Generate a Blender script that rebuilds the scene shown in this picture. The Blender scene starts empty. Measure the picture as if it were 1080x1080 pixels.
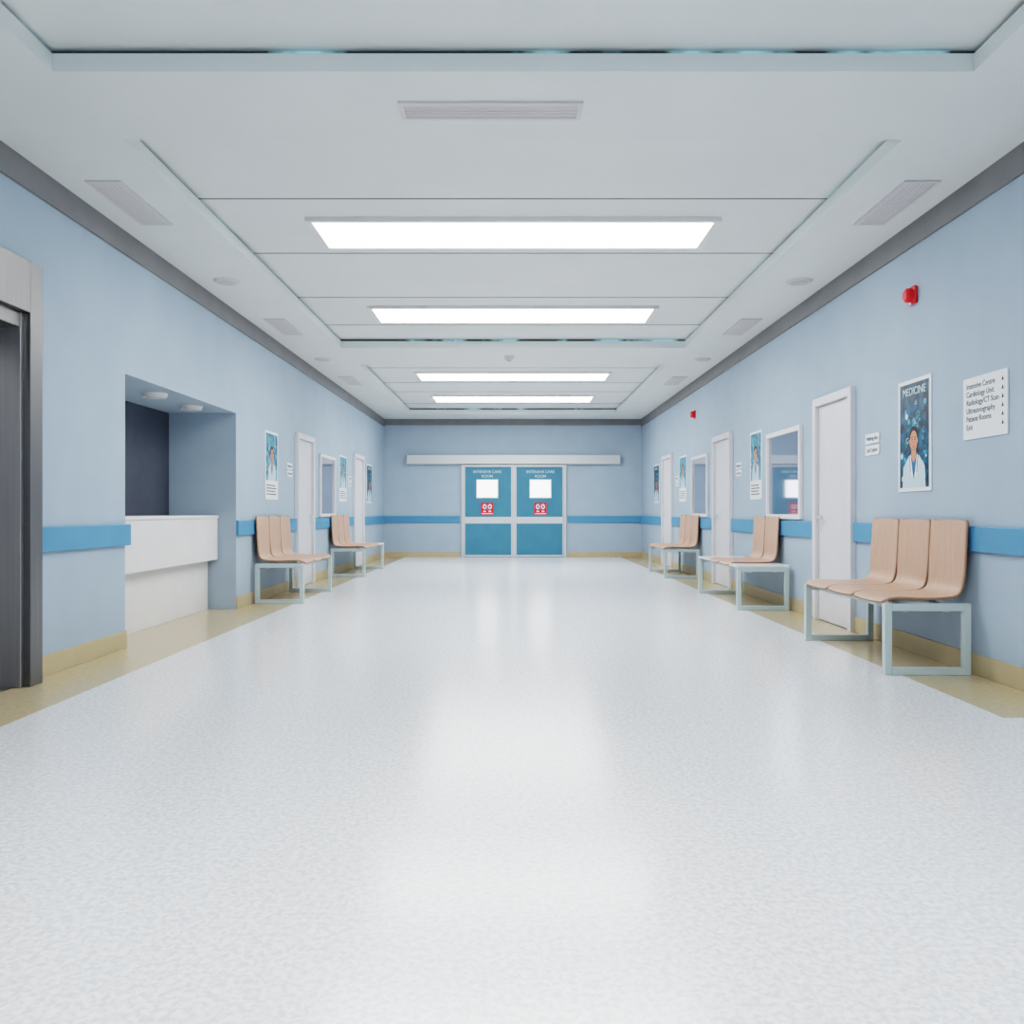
import bpy, math, random
from mathutils import Matrix, Vector
random.seed(4)
S=bpy.context.scene
COL=S.collection
def lin(c):
    c=c/255.0
    return c/12.92 if c<=0.04045 else ((c+0.055)/1.055)**2.4
def rgb(r,g,b): return (lin(r),lin(g),lin(b),1)

# ---------------------------------------------------------------- materials
def base(name,col,rough=0.5,metal=0.0,spec=0.5,emit=None,es=0):
    m=bpy.data.materials.new(name); m.use_nodes=True
    p=m.node_tree.nodes['Principled BSDF']
    p.inputs['Base Color'].default_value=col
    p.inputs['Roughness'].default_value=rough
    p.inputs['Metallic'].default_value=metal
    p.inputs['Specular IOR Level'].default_value=spec
    if emit:
        p.inputs['Emission Color'].default_value=emit
        p.inputs['Emission Strength'].default_value=es
    return m
def noisy(name,c1,c2,scale,rough=0.5,stretch=(1,1,1),detail=4,bump=0.0,lo=0.35,hi=0.65,metal=0,spec=0.5,bscale=None,es=0):
    m=base(name,c1,rough,metal,spec); nt=m.node_tree; N=nt.nodes; L=nt.links
    p=N['Principled BSDF']
    tc=N.new('ShaderNodeTexCoord'); mp=N.new('ShaderNodeMapping'); mp.inputs['Scale'].default_value=stretch
    L.new(tc.outputs['Object'],mp.inputs['Vector'])
    no=N.new('ShaderNodeTexNoise'); no.inputs['Scale'].default_value=scale; no.inputs['Detail'].default_value=detail
    L.new(mp.outputs['Vector'],no.inputs['Vector'])
    cr=N.new('ShaderNodeValToRGB'); e=cr.color_ramp.elements
    e[0].position=lo; e[0].color=c1; e[1].position=hi; e[1].color=c2
    L.new(no.outputs['Fac'],cr.inputs['Fac']); L.new(cr.outputs['Color'],p.inputs['Base Color'])
    if es:
        L.new(cr.outputs['Color'],p.inputs['Emission Color']); p.inputs['Emission Strength'].default_value=es
    if bump>0:
        n2=no
        if bscale:
            n2=N.new('ShaderNodeTexNoise'); n2.inputs['Scale'].default_value=bscale; L.new(tc.outputs['Object'],n2.inputs['Vector'])
        b=N.new('ShaderNodeBump'); b.inputs['Strength'].default_value=bump; b.inputs['Distance'].default_value=0.01
        L.new(n2.outputs['Fac'],b.inputs['Height']); L.new(b.outputs['Normal'],p.inputs['Normal'])
    return m
M={}
M['wall']=noisy('wall_paint',rgb(165,183,200),rgb(169,187,203),3,0.6,bump=0.02,bscale=120,spec=0.2)
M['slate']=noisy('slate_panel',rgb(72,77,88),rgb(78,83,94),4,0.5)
M['ceil']=noisy('ceiling_paint',rgb(222,226,226),rgb(225,229,229),2,0.7,spec=0.2)
M['rim']=base('ceiling_rim',rgb(224,232,232),0.4)
M['groove']=base('groove_shadow',rgb(142,145,145),0.8)
M['crown']=noisy('crown_grey',rgb(122,122,124),rgb(129,129,131),3,0.6)
M['slit']=noisy('cove_painted_reflections',rgb(50,64,68),rgb(165,225,235),2.4,0.15,detail=3,lo=0.52,hi=0.62,es=0.4)  # cyan reflections painted into the slit colour, with an added glow
M['rail']=noisy('rail_blue',rgb(82,141,186),rgb(87,147,192),3,0.4)
M['tan']=noisy('skirting_tan',rgb(184,168,133),rgb(190,175,141),5,0.45)
M['white']=noisy('white_lacquer',rgb(226,225,225),rgb(231,230,230),3,0.35)
M['door']=noisy('door_white',rgb(212,213,218),rgb(217,218,223),3,0.4)
M['doorblue']=noisy('door_blue',rgb(64,124,154),rgb(69,130,160),3,0.35)
M['steel']=noisy('brushed_steel',rgb(118,118,119),rgb(124,124,125),3,0.38,stretch=(30,30,0.4),metal=0.9,detail=4)
M['dsteel']=noisy('dark_steel',rgb(164,163,164),rgb(170,169,170),3,0.38,stretch=(30,30,0.4),metal=0.85,detail=4)
M['alum']=base('satin_aluminium',rgb(210,214,216),0.35,0.3)
M['frame']=base('frame_powder_coat',rgb(190,206,208),0.35)
M['table']=base('table_laminate',rgb(226,230,230),0.3)
M['mirror']=base('window_glass',rgb(178,186,202),0.04,0.85)
M['red']=base('alarm_red',rgb(225,25,30),0.3)
M['vent']=base('vent_slats',rgb(196,193,196),0.5)
M['ventf']=base('vent_frame',rgb(209,206,208),0.5)
M['black']=base('black_ink',rgb(50,55,66),0.6)
M['skin']=base('ink_skin',rgb(205,140,110),0.5)
M['hair']=base('ink_hair',rgb(25,18,22),0.5)
M['coat']=base('ink_coat',rgb(190,214,224),0.5)
M['shirt']=base('ink_shirt',rgb(20,100,150),0.5)
M['cyan']=base('ink_cyan',rgb(50,165,185),0.5)
M['paper']=base('paper',rgb(232,237,240),0.45)
M['lamp']=base('lamp_diffuser',rgb(255,255,255),0.5,emit=(1.0,0.99,0.97,1),es=12.5)
M['glow']=base('lit_window',rgb(255,255,255),0.5,emit=(0.95,0.97,1.0,1),es=3)
M['wood']=noisy('beech_plywood',rgb(192,155,132),rgb(207,171,148),6,0.42,stretch=(1,14,1),detail=5,lo=0.3,hi=0.7)
M['woodedge']=base('ply_edge',rgb(165,127,102),0.5)
M['poster']=noisy('poster_print',rgb(6,26,50),rgb(14,100,132),14,0.35,detail=5,lo=0.42,hi=0.70)
M['poster2']=noisy('poster_print_light',rgb(20,90,125),rgb(110,175,195),12,0.35,detail=5,lo=0.4,hi=0.62)
def floor_mat():
    m=base('vinyl_white',rgb(225,230,232),0.2,spec=0.95); nt=m.node_tree; N=nt.nodes; L=nt.links
    p=N['Principled BSDF']; tc=N.new('ShaderNodeTexCoord')
    n1=N.new('ShaderNodeTexNoise'); n1.inputs['Scale'].default_value=58; n1.inputs['Detail'].default_value=3; n1.inputs['Distortion'].default_value=0.5
    L.new(tc.outputs['Object'],n1.inputs['Vector'])
    cr=N.new('ShaderNodeValToRGB'); e=cr.color_ramp.elements
    e[0].position=0.36; e[0].color=rgb(212,216,220); e[1].position=0.62; e[1].color=rgb(245,246,248)
    L.new(n1.outputs['Fac'],cr.inputs['Fac']); L.new(cr.outputs['Color'],p.inputs['Base Color'])
    r=N.new('ShaderNodeMapRange'); r.inputs['To Min'].default_value=0.14; r.inputs['To Max'].default_value=0.25
    L.new(n1.outputs['Fac'],r.inputs['Value']); L.new(r.outputs['Result'],p.inputs['Roughness'])
    b=N.new('ShaderNodeBump'); b.inputs['Strength'].default_value=0.04; b.inputs['Distance'].default_value=0.003
    L.new(n1.outputs['Fac'],b.inputs['Height']); L.new(b.outputs['Normal'],p.inputs['Normal'])
    return m
M['vinyl']=floor_mat()
M['tanfloor']=noisy('vinyl_tan',rgb(184,168,132),rgb(194,178,143),30,0.2,detail=3)

# ---------------------------------------------------------------- mesh builder
class MB:
    def __init__(s): s.v=[];s.f=[];s.m=[];s.names=[]
    def mi(s,k):
        if k not in s.names: s.names.append(k)
        return s.names.index(k)
    def box(s,x0,x1,y0,y1,z0,z1,k):
        b=len(s.v)
        s.v+=[(x0,y0,z0),(x1,y0,z0),(x1,y1,z0),(x0,y1,z0),(x0,y0,z1),(x1,y0,z1),(x1,y1,z1),(x0,y1,z1)]
        s.f+=[tuple(b+i for i in q) for q in ((0,3,2,1),(4,5,6,7),(0,1,5,4),(1,2,6,5),(2,3,7,6),(3,0,4,7))]
        s.m+=[s.mi(k)]*6; return s
    def cyl(s,c,r,h,k,axis='z',n=32,r2=None):
        r2=r if r2 is None else r2
        b=len(s.v)
        for t,rr in ((0,r),(h,r2)):
            for i in range(n):
                a=2*math.pi*i/n; p=(rr*math.cos(a),rr*math.sin(a),t)
                if axis=='x': p=(p[2],p[0],p[1])
                if axis=='y': p=(p[1],p[2],p[0])
                s.v.append((c[0]+p[0],c[1]+p[1],c[2]+p[2]))
        s.f.append(tuple(b+i for i in reversed(range(n)))); s.f.append(tuple(b+n+i for i in range(n)))
        for i in range(n): s.f.append((b+i,b+(i+1)%n,b+n+(i+1)%n,b+n+i))
        s.m+=[s.mi(k)]*(n+2); return s
    def poly(s,pts,k):
        b=len(s.v); s.v+=list(pts); s.f.append(tuple(range(b,b+len(pts)))); s.m.append(s.mi(k)); return s
    def ell(s,cx,cy,rx,ry,z,k,n=24):
        return s.poly([(cx+rx*math.cos(2*math.pi*i/n),cy+ry*math.sin(2*math.pi*i/n),z) for i in range(n)],k)
    def obj(s,name,parent=None,bevel=0,smooth=False):
        me=bpy.data.meshes.new(name); me.from_pydata(s.v,[],s.f)
        for k in s.names: me.materials.append(M[k])
        for p,i in zip(me.polygons,s.m): p.material_index=i; p.use_smooth=smooth
        me.update()
        o=bpy.data.objects.new(name,me); COL.objects.link(o)
        if parent: o.parent=parent
        if bevel:
            b=o.modifiers.new('bevel','BEVEL'); b.width=bevel; b.segments=2; b.limit_method='ANGLE'
        return o
def empty(name,mat):
    e=bpy.data.objects.new(name,None); e.empty_display_size=0.1; COL.objects.link(e); e.matrix_world=mat; return e
def text(body,size,loc,k,parent,align='LEFT',name='lettering'):
    c=bpy.data.curves.new(name,'FONT'); c.body=body; c.size=size; c.align_x=align; c.extrude=0.0004; c.offset=size*.012
    c.materials.append(M[k]); o=bpy.data.objects.new(name,c); COL.objects.link(o); o.parent=parent; o.location=loc; return o
W=2.914; H=3.12; YB=19.3; YF=-2.6
def frame_mat(side,y,z,out=0.0):
    if side=='R': u,n,o=(0,-1,0),(-1,0,0),(W-out,y,z)
    elif side=='L': u,n,o=(0,1,0),(1,0,0),(-W+out,y,z)
    else: u,n,o=(1,0,0),(0,-1,0),(y,YB-out,z)
    v=(0,0,1)
    return Matrix(((u[0],v[0],n[0],o[0]),(u[1],v[1],n[1],o[1]),(u[2],v[2],n[2],o[2]),(0,0,0,1)))

# ---------------------------------------------------------------- shell
b=MB()
def quad(x0,x1,y0,y1,k): b.box(x0,x1,y0,y1,-0.1,0,k)
quad(-2.43,2.43,YF,YB,'vinyl'); quad(-3.75,-2.43,YF,YB,'tanfloor')
quad(2.43,W+.2,4.23,YB,'tanfloor'); quad(2.43,W+.2,YF,4.23,'vinyl')
b.obj('floor')
ZT=3.4
for bx,k in (((-3.75,-W,YF,3.3,0,ZT),'wall'),((-3.75,-W,3.3,5.0,2.2,ZT),'wall'),((-3.75,-3.15,3.3,5.0,0,2.2),'dsteel'),
    ((-3.75,-W,5.0,6.41,0,ZT),'wall'),((-3.75,-W,6.41,8.98,2.06,ZT),'wall'),((-3.75,-3.62,6.41,8.98,0,2.06),'slate'),
    ((-3.75,-W,8.98,YB,0,ZT),'wall')):
    q=MB(); q.box(*bx,k); q.obj('wall_left')
b=MB(); b.box(W,W+.2,YF,YB,0,ZT,'wall'); b.obj('wall_right')
b=MB(); b.box(-3.75,W+.2,YB,YB+.2,0,ZT,'wall'); b.obj('wall_back')
b=MB(); b.box(-3.75,W+.2,YF-.2,YF,0,ZT,'wall'); b.obj('wall_front')
b=MB(); T=2.2; zr=3.205; zu=3.235
trays=[(-1.6,4.07),(4.82,10.92),(12.2,18.2)]
b.box(-W,-T,YF,YB,H,zr,'ceil'); b.box(T,W,YF,YB,H,zr,'ceil')
ys=[YF]+[q for t in trays for q in t]+[YB]
for i in range(0,len(ys),2): b.box(-T,T,ys[i],ys[i+1],H,zr,'ceil')
b.box(-W,W,YF,YB,zu,ZT,'ceil')
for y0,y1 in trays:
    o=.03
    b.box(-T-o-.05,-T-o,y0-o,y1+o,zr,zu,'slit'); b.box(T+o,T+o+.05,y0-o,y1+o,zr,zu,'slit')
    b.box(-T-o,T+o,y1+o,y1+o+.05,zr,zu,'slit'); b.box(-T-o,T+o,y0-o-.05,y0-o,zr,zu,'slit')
    e=.004
    b.box(-T,T,y1-e,y1,H-.001,zr,'rim'); b.box(-T,-T+e,y0,y1,H-.001,zr,'rim'); b.box(T-e,T,y0,y1,H-.001,zr,'rim')
for g in (6.03,7.3,8.8,10.1,13.1,14.6,15.7,17.4): b.box(-T-.02,T+.02,g-.008,g+.008,zu-.004,zu,'groove')
b.obj('ceiling')
n=0
def trim(*boxes,k='crown',bev=0,name=None):
    global n
    q=MB()
    for bx in boxes: q.box(*bx,k)
    if name is None: n+=1; name='trim_%d'%n
    return q.obj(name,bevel=bev)
trim((-W,-W+.02,YF,YB,2.95,H)); trim((W-.02,W,YF,YB,2.95,H)); trim((-W+.02,W-.02,YB-.02,YB,2.98,H))
Ldoors=[(11.4,12.37),(15.5,16.5)]; Rdoors=[(7.245,8.17),(11.3,12.3),(15.5,16.5)]
def segs(start,end,holes):
    out=[];a=start
    for h0,h1 in holes: out.append((a,h0)); a=h1
    out.append((a,end)); return out
ls=[(5.1,6.41)]+segs(8.98,YB,Ldoors); rs=segs(YF,YB,Rdoors)
ls_r=[(5.1,6.45)]+segs(8.98,YB,Ldoors)
trim(*[(-W,-W+.03,a,c,.77,.93) for a,c in ls_r],k='rail',bev=.006)
trim(*[(W-.03,W,a,c,.77,.93) for a,c in rs],k='rail',bev=.006)
trim((-W+.03,-1.2,YB-.03,YB,.78,.93),(1.24,W-.03,YB-.03,YB,.78,.93),k='rail',bev=.006)
trim(*[(-W,-W+.015,a,c,0,.13) for a,c in ls],k='tan',name='baseboard_left',bev=.003)
trim(*[(W-.015,W,a,c,0,.13) for a,c in rs],k='tan',name='baseboard_right',bev=.003)
trim((-W+.015,-1.2,YB-.015,YB,0,.12),(1.24,W-.015,YB-.015,YB,0,.12),k='tan',name='baseboard_back')

# ---------------------------------------------------------------- elevator
b=MB(); x1=-2.81
b.box(-W+.001,x1,4.97,5.1,0,2.48,'steel'); b.box(-W+.001,x1,3.15,3.3,0,2.48,'steel'); b.box(-W+.001,x1,3.3,4.97,2.18,2.48,'steel')
b.box(-3.13,-2.85,4.94,4.97,0,2.18,'dsteel'); b.box(-3.13,-2.85,3.3,3.33,0,2.18,'dsteel'); b.box(-3.13,-2.85,3.33,4.94,2.09,2.18,'steel')
b.box(-3.13,-3.09,3.33,4.13,0.005,2.09,'dsteel'); b.box(-3.13,-3.09,4.14,4.94,0.005,2.09,'dsteel')
b.box(-3.09,-2.9,3.33,4.94,0,.006,'steel')
b.obj('elevator',bevel=.004)

# ---------------------------------------------------------------- reception
b=MB()
b.box(-3.60,-3.2,6.43,8.96,0,.52,'white')
b.box(-3.60,-3.10,6.43,8.965,.52,.955,'white'); b.box(-3.61,-3.09,6.42,8.97,.955,.985,'white')
b.obj('reception_counter',bevel=.004)
for (x,y) in ((-3.15,7.5),(-3.17,8.4)):
    q=MB(); q.cyl((x,y,2.025),.10,.035,'white',r2=.11); q.cyl((x,y,2.02),.075,.005,'ventf'); q.obj('recessed_downlight')

# ---------------------------------------------------------------- ceiling fittings
def panel(yc0,yc1,hw):
    q=MB(); z=zu; f=.045
    q.box(-hw-f,hw+f,yc0-f,yc0,z-.03,z,'white'); q.box(-hw-f,hw+f,yc1,yc1+f,z-.03,z,'white')
    q.box(-hw-f,-hw,yc0,yc1,z-.03,z,'white'); q.box(hw,hw+f,yc0,yc1,z-.03,z,'white')
    q.box(-hw,hw,yc0,yc1,z-.018,z,'lamp'); q.obj('ceiling_light_panel')
for y0,y1 in ((-.6,.05),(1.7,2.35),(6.45,7.07),(9.2,9.86),(13.5,14.2),(16.2,17.0)): panel(y0,y1,1.52)
def vent(x0,x1,y0,y1,along):
    q=MB(); f=.025
    q.box(x0,x1,y0,y0+f,H-.012,H,'ventf'); q.box(x0,x1,y1-f,y1,H-.012,H,'ventf')
    q.box(x0,x0+f,y0+f,y1-f,H-.012,H,'ventf'); q.box(x1-f,x1,y0+f,y1-f,H-.012,H,'ventf')
    q.box(x0+f,x1-f,y0+f,y1-f,H-.005,H,'vent')
    k=6
    if along=='x':
        for i in range(k):
            yy=y0+f+(y1-y0-2*f)*(i+.5)/k; q.box(x0+f,x1-f,yy-.007,yy+.007,H-.008,H-.005,'ventf')
    else:
        for i in range(k):
            xx=x0+f+(x1-x0-2*f)*(i+.5)/k; q.box(xx-.008,xx+.008,y0+f,y1-f,H-.008,H-.005,'ventf')
        ym=(y0+y1)/2; q.box(x0+f,x1-f,ym-.012,ym+.012,H-.010,H-.005,'ventf')
    q.obj('ceiling_vent')
vent(-.59,.36,4.36,4.55,'x')
for s in (-1,1):
    for y in (5.4,9.26,13.2):
        a,c=sorted((s*2.48,s*2.71)); vent(a,c,y,y+.82,'y')
    for y in (7.75,11.7):
        q=MB(); q.cyl((s*2.6,y,H-.02),.10,.02,'ventf',r2=.12); q.cyl((s*2.6,y,H-.024),.075,.006,'vent'); q.obj('ceiling_downlight')  # round downlight fitting, modelled without emission
q=MB(); q.cyl((-.05,11.5,H-.05),.055,.05,'ventf',r2=.07); q.cyl((-.05,11.5,H-.07),.03,.02,'vent'); q.obj('smoke_detector')

# ---------------------------------------------------------------- side doors
dn=0
def sdoor(side,y0,y1,h=2.09):
    global dn; dn+=1
    w=(y1-y0)/2; e=empty('door_%d'%dn,frame_mat(side,(y0+y1)/2,0))
    q=MB(); f=.075
    q.box(-w,-w+f,0,h,0,.05,'door'); q.box(w-f,w,0,h,0,.05,'door'); q.box(-w+f,w-f,h-f,h,0,.05,'door')
    q.obj('casing',e,bevel=.004)
    q=MB(); q.box(-w+f+.004,w-f-.004,.008,h-f-.004,.0,.012,'door')
    q.obj('leaf',e,bevel=.003)
    hx=(w-f-.07) if side=='L' else (-w+f+.07)
    d=-1 if side=='L' else 1
    q=MB(); q.cyl((hx,.97,.012),.025,.008,'alum'); q.cyl((hx,.97,.02),.01,.035,'alum'); 
    q.box(min(hx,hx+d*.11),max(hx,hx+d*.11),.96,.98,.045,.06,'alum'); q.cyl((hx,.87,.012),.018,.006,'alum')
    q.obj('handle',e)
for a,c in Rdoors: sdoor('R',a,c)
for a,c in Ldoors: sdoor('L',a,c)
wn=0
def win(side,y0,y1,z0=.945,z1=1.9):
    global wn; wn+=1
    w=(y1-y0)/2; h=(z1-z0)/2; e=empty('window_%d'%wn,frame_mat(side,(y0+y1)/2,(z0+z1)/2,.001))
    q=MB(); f=.05
    q.box(-w,-w+f,-h,h,0,.035,'white'); q.box(w-f,w,-h,h,0,.035,'white'); q.box(-w+f,w-f,h-f,h,0,.035,'white'); q.box(-w+f,w-f,-h,-h+f,0,.035,'white')
    q.obj('window_frame',e,bevel=.003)
    q=MB(); q.box(-w+f,w-f,-h+f,h-f,0,.01,'mirror'); q.obj('glass',e)
win('R',8.57,9.71); win('R',12.7,13.8); win('L',12.8,13.88)

# ---------------------------------------------------------------- main double door
dn+=1
e=empty('door_%d'%dn,frame_mat('B',.02,0,.001))
q=MB(); hw=1.18; h=2.08
q.box(-hw,-hw+.05,0,h,0,.06,'alum'); q.box(hw-.05,hw,0,h,0,.06,'alum'); q.box(-hw+.05,hw-.05,h-.04,h,0,.06,'alum')
q.box(-.03,.03,0,h-.04,0,.05,'alum'); q.obj('door_frame',e)
for s in (-1,1):
    a,c=sorted((s*.035,s*(hw-.055)))
    q=MB(); q.box(a,c,.01,h-.045,0,.035,'doorblue'); q.box(a,c,.76,.91,.035,.045,'alum')
    q.box(a,c,.01,.05,.035,.04,'alum')
    q.box(a,a+.025,.05,h-.045,.035,.04,'alum'); q.box(c-.025,c,.05,h-.045,.035,.04,'alum')
    q.obj('leaf',e)
    m=s*.6
    q=MB(); q.box(m-.25,m+.25,1.33,1.76,.036,.044,'alum'); q.box(m-.225,m+.225,1.355,1.735,.044,.047,'glow'); q.obj('vision_panel',e)
    q=MB(); q.box(m-.14,m+.14,.96,1.23,.036,.042,'red')
    for sx in (-1,1):
        q.ell(m+sx*.06,1.14,.045,.06,.0426,'paper',12); q.ell(m+sx*.06,1.14,.022,.03,.0432,'red',12)
        q.box(m+sx*.06-.03,m+sx*.06+.03,1.02,1.05,.042,.043,'paper')
    q.box(m-.012,m+.012,1.06,1.2,.042,.0436,'shirt'); q.box(m-.12,m+.12,.975,.995,.042,.043,'paper'); q.obj('warning_plate',e)
    text('INTENSIVE CARE',.085,(m,1.90,.038),'coat',e,'CENTER'); text('ROOM',.085,(m,1.80,.038),'coat',e,'CENTER')
q=MB(); q.box(-2.38,2.40,YB-.12,YB-.001,2.10,2.30,'alum'); q.box(-2.40,-2.38,YB-.12,YB-.001,2.09,2.31,'vent'); q.box(2.40,2.42,YB-.12,YB-.001,2.09,2.31,'vent')
q.obj('sliding_door_track_cover',bevel=.006)

# ---------------------------------------------------------------- wall graphics
def poster(side,y0,y1,z0=1.17,z1=1.985,variant=0):
    w=(y1-y0)/2; h=(z1-z0)/2
    e=empty('medical_poster',frame_mat(side,(y0+y1)/2,(z0+z1)/2,.001))
    q=MB(); q.box(-w,w,-h,h,0,.008,'paper'); q.obj('board',e)
    B=.028; q=MB(); w2=w-B; h2=h-B
    lo=-h2 if variant==0 else -h2+.2
    q.poly([(-w2,lo,.009),(w2,lo,.009),(w2,h2,.009),(-w2,h2,.009)],'poster' if variant==0 else 'poster2')
    R=random.Random(int(y0*100))
    for i in range(90):
        x=R.uniform(-w2+.03,w2-.03); y=R.uniform(lo+.04,h2-.14); r=R.uniform(.006,.026)
        zz=.0092+i*.000007
        q.ell(x,y,r,r,zz,R.choice(['cyan','shirt','cyan','shirt','coat','poster2']),10)
        if R.random()<.6: q.ell(x,y,r*.7,r*.7,zz+.000004,'poster',10)
    z=.010
    q.poly([(-w2*.80,lo+.0,z),(w2*.80,lo,z),(w2*.74,lo+.15,z),(w2*.36,lo+.23,z),(-w2*.36,lo+.23,z),(-w2*.74,lo+.15,z)] if variant==0 else
           [(-w2*.7,lo,z),(w2*.7,lo,z),(w2*.6,lo+.15,z),(w2*.3,lo+.2,z),(-w2*.3,lo+.2,z),(-w2*.6,lo+.15,z)],'coat')
    t=lo+(.23 if variant==0 else .2)
    q.poly([(-.045,t+.02,z+.0004),(.045,t+.02,z+.0004),(.055,t-.02,z+.0004),(0,t-.17,z+.0004),(-.055,t-.02,z+.0004)],'shirt')
    q.poly([(-.034,t+.06,z+.0008),(.034,t+.06,z+.0008),(.038,t-.01,z+.0008),(0,t-.05,z+.0008),(-.038,t-.01,z+.0008)],'skin')
    for s in (-1,1):
        q.poly([(s*.05,t+.015,z+.0005),(s*.085,t-.03,z+.0005),(s*.03,t-.15,z+.0005),(s*.012,t-.15,z+.0005)],'paper')
        q.poly([(s*.062,t+.0,z+.0007),(s*.072,t-.004,z+.0007),(s*.05,t-.12,z+.0007),(s*.042,t-.12,z+.0007)],'hair')
    q.ell(0,t+.128,.068,.088,z+.001,'hair'); q.ell(0,t+.106,.056,.076,z+.0014,'skin')
    q.ell(-.057,t+.105,.009,.018,z+.0013,'skin',10); q.ell(.057,t+.105,.009,.018,z+.0013,'skin',10)
    for s in (-1,1):
        q.ell(s*.022,t+.117,.009,.0045,z+.0018,'hair',10); q.ell(s*.022,t+.133,.014,.003,z+.0018,'hair',10)
    q.poly([(-.007,t+.085,z+.0018),(.007,t+.085,z+.0018),(0,t+.112,z+.0018)],'woodedge')
    q.ell(0,t+.066,.018,.0045,z+.0018,'red',10); q.ell(0,t+.045,.03,.010,z+.0016,'woodedge',12)
    q.obj('print',e)
    if variant==0: text('MEDICINE',.078,(0,h2-.085,.0105),'coat',e,'CENTER')
    else:
        q=MB()
        for i in range(4): q.box(-w2+.02,w2-.05-.04*(i%2),-h2+.03+i*.035,-h2+.042+i*.035,.008,.0088,'black')
        q.obj('text_lines',e)
poster('R',5.93,6.43); poster('R',9.97,10.45,variant=1); poster('R',14.3,14.9,1.2,1.98,1); poster('R',16.95,17.6,1.2,1.98)
poster('L',10.01,10.55,variant=1); poster('L',14.3,14.9,1.2,1.98,1); poster('L',16.95,17.6,1.2,1.98)
def rsign(side,y,lines=('Waiting Rm','Lab Centre'),z=1.57):
    e=empty('room_sign',frame_mat(side,y,z,.001))
    for i,l in enumerate(lines):
        o=.045-.095*i
        q=MB(); q.box(-.13,.13,o-.04,o+.04,0,.01,'paper'); q.obj('plate',e,bevel=.002)
        text(l,.045,(0,o-.014,.011),'black',e,'CENTER')
rsign('R',6.9); rsign('R',10.98); rsign('R',15.1); rsign('L',11.1); rsign('L',15.2)
e=empty('direction_sign',frame_mat('R',5.257,1.675,.001))
q=MB(); q.box(-.245,.245,-.195,.195,0,.01,'paper'); q.obj('board',e,bevel=.003)
for i,l in enumerate(('Intensive Centre','Cardiology Unit','Radiology/CT Scan','Ultrasonography','Patient Rooms','Exit')):
    y=.125-.052*i; text(l,.048,(-.205,y,.0105),'black',e)
    q=MB(); x=.2; q.poly([(x-.013,y+.004,.0108),(x+.013,y+.004,.0108),(x,y+.032,.0108)],'black'); q.obj('arrow',e)
def alarm(side,y,z):
    e=empty('fire_alarm',frame_mat(side,y,z,.001))
    q=MB(); q.box(-.055,.055,-.065,.065,0,.03,'red'); q.obj('back_box',e,bevel=.012)
    q=MB(); q.cyl((0,.0,.03),.054,.03,'red',r2=.052); q.cyl((0,.0,.06),.052,.014,'red',r2=.036); q.obj('sounder',e)
    q=MB(); q.cyl((0,-.058,.03),.012,.012,'paper',r2=.009); q.obj('strobe_lens',e)
alarm('R',6.19,2.59); alarm('R',13.66,2.58)

# ---------------------------------------------------------------- waiting benches
P=.475
prof=[(0.052,.968),(0.056,.90),(0.061,.80),(0.066,.70),(0.070,.62),(0.075,.565),(0.084,.525),(0.102,.498),(0.135,.484),(0.19,.478),(0.28,.474),(0.36,.475),(0.44,.479),(0.50,.480),(0.545,.475),(0.575,.464),(0.59,.450)]
def shell(parent,yc):
    nu=16; hw=.230; v=[];f=[]
    L=[0]
    for i in range(1,len(prof)): L.append(L[-1]+math.dist(prof[i],prof[i-1]))
    rc=.03
    fine=[];FL=[]
    K=48
    for k in range(K+1):
        t=L[-1]*(0.5-0.5*math.cos(math.pi*k/K))
        i=max(j for j in range(len(L)) if L[j]<=t+1e-9); i=min(i,len(L)-2)
        a=(t-L[i])/(L[i+1]-L[i]); fine.append((prof[i][0]*(1-a)+prof[i+1][0]*a,prof[i][1]*(1-a)+prof[i+1][1]*a)); FL.append(t)
    for (d,z),t in zip(fine,FL):
        e=min(t,L[-1]-t); hh=hw
        if e<rc: hh=hw-rc+math.sqrt(max(0,rc*rc-(rc-e)**2))
        m=t/L[-1]; hh-=.010*math.exp(-((m-.45)/.09)**2)
        nb=min(1,max(0,(.55-m)/.15))
        for j in range(nu+1):
            s=-1+2*j/nu; c=.010*(1-s*s)
            v.append((d-c*nb,yc+s*hh,z-(c*.6)*(1-nb)))
    for i in range(K):
        for j in range(nu):
            a=i*(nu+1)+j; f.append((a,a+1,a+nu+2,a+nu+1))
    me=bpy.data.meshes.new('seat_shell'); me.from_pydata(v,[],f); me.materials.append(M['wood']); me.materials.append(M['woodedge'])
    for p in me.polygons: p.use_smooth=True
    o=bpy.data.objects.new('seat_shell',me); COL.objects.link(o); o.parent=parent
    sm=o.modifiers.new('ply','SOLIDIFY'); sm.thickness=.014; sm.offset=0; sm.material_offset_rim=1
    return o
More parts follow.
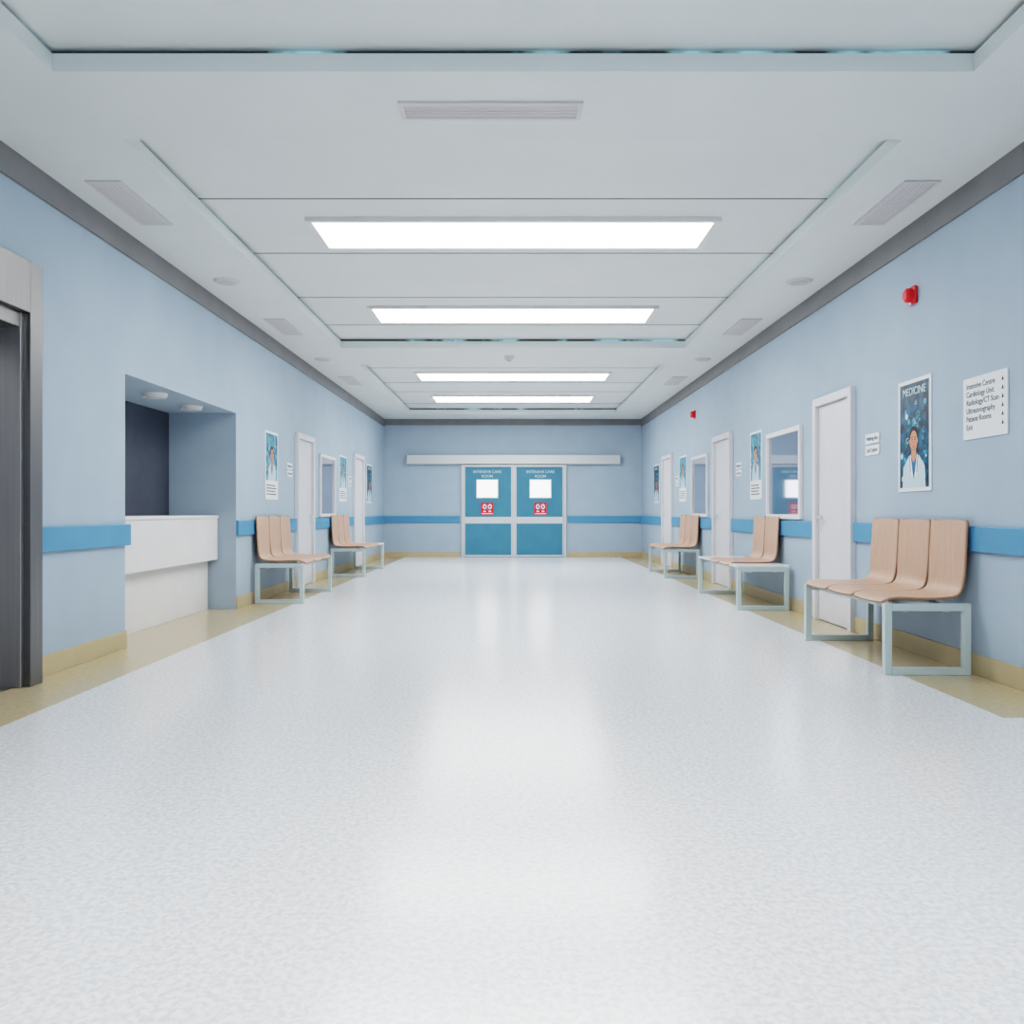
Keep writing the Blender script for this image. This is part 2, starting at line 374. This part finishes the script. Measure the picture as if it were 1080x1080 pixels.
def bench(side,y0,slots):
    Ln=sum(w for _,w in slots)+.06; yc=y0+Ln/2
    if side=='R': mat=Matrix(((-1,0,0,W),(0,-1,0,yc),(0,0,1,0),(0,0,0,1))); sg=-1
    else: mat=Matrix(((1,0,0,-W),(0,1,0,yc),(0,0,1,0),(0,0,0,1))); sg=1
    e=empty('waiting_bench',mat)
    q=MB(); t=.045; A,Bf=.05,.59; top=.445
    for ye in (-Ln/2,Ln/2-t):
        q.box(A,A+t,ye,ye+t,0,top,'frame'); q.box(Bf-t,Bf,ye,ye+t,0,top,'frame')
        q.box(A+t,Bf-t,ye,ye+t,top-t,top,'frame'); q.box(A+t,Bf-t,ye,ye+t,0,t,'frame')
    for xx in (.16,.42): q.box(xx,xx+.04,-Ln/2+t,Ln/2-t,top-t-.01,top-.01,'frame')
    q.obj('steel_frame',e,bevel=.004)
    a=-Ln/2+.03
    for i,(s,w) in enumerate(slots):
        c=a+w
        if s=='s':
            yy=sg*(a+c)/2
            shell(e,yy)
            q=MB(); q.box(.15,.46,yy-.02,yy+.02,top-.012,top+.02,'frame'); q.obj('seat_bracket',e)
        else:
            lo=a-(.03 if i==0 else -.002); hi=c+(.03 if i==len(slots)-1 else -.002)
            lo,hi=sorted((sg*lo,sg*hi))
            q=MB(); q.box(.045,.595,lo,hi,top,top+.022,'table'); q.obj('table_top',e,bevel=.005)
        a=c
s_=('s',P)
bench('R',5.33,[s_]*3); bench('R',8.84,[('t',.30),s_,s_,('t',.55)]); bench('R',13.1,[s_]*3)
bench('L',9.47,[s_]*3); bench('L',13.4,[s_,s_,s_,('t',P)])

# ---------------------------------------------------------------- camera / world
cam=bpy.data.cameras.new('camera'); cam.lens=30; cam.sensor_width=36; cam.clip_end=100
co=bpy.data.objects.new('camera',cam); COL.objects.link(co); co.location=(0,0,1.02); co.rotation_euler=(math.pi/2,0,0)
cam.shift_x=-1/1080
S.camera=co
w=bpy.data.worlds.new('world'); S.world=w; w.use_nodes=True
w.node_tree.nodes['Background'].inputs[0].default_value=(.8,.9,1,1); w.node_tree.nodes['Background'].inputs[1].default_value=.3
S.view_settings.view_transform='Filmic'; S.view_settings.look='High Contrast'; S.view_settings.exposure=0.0
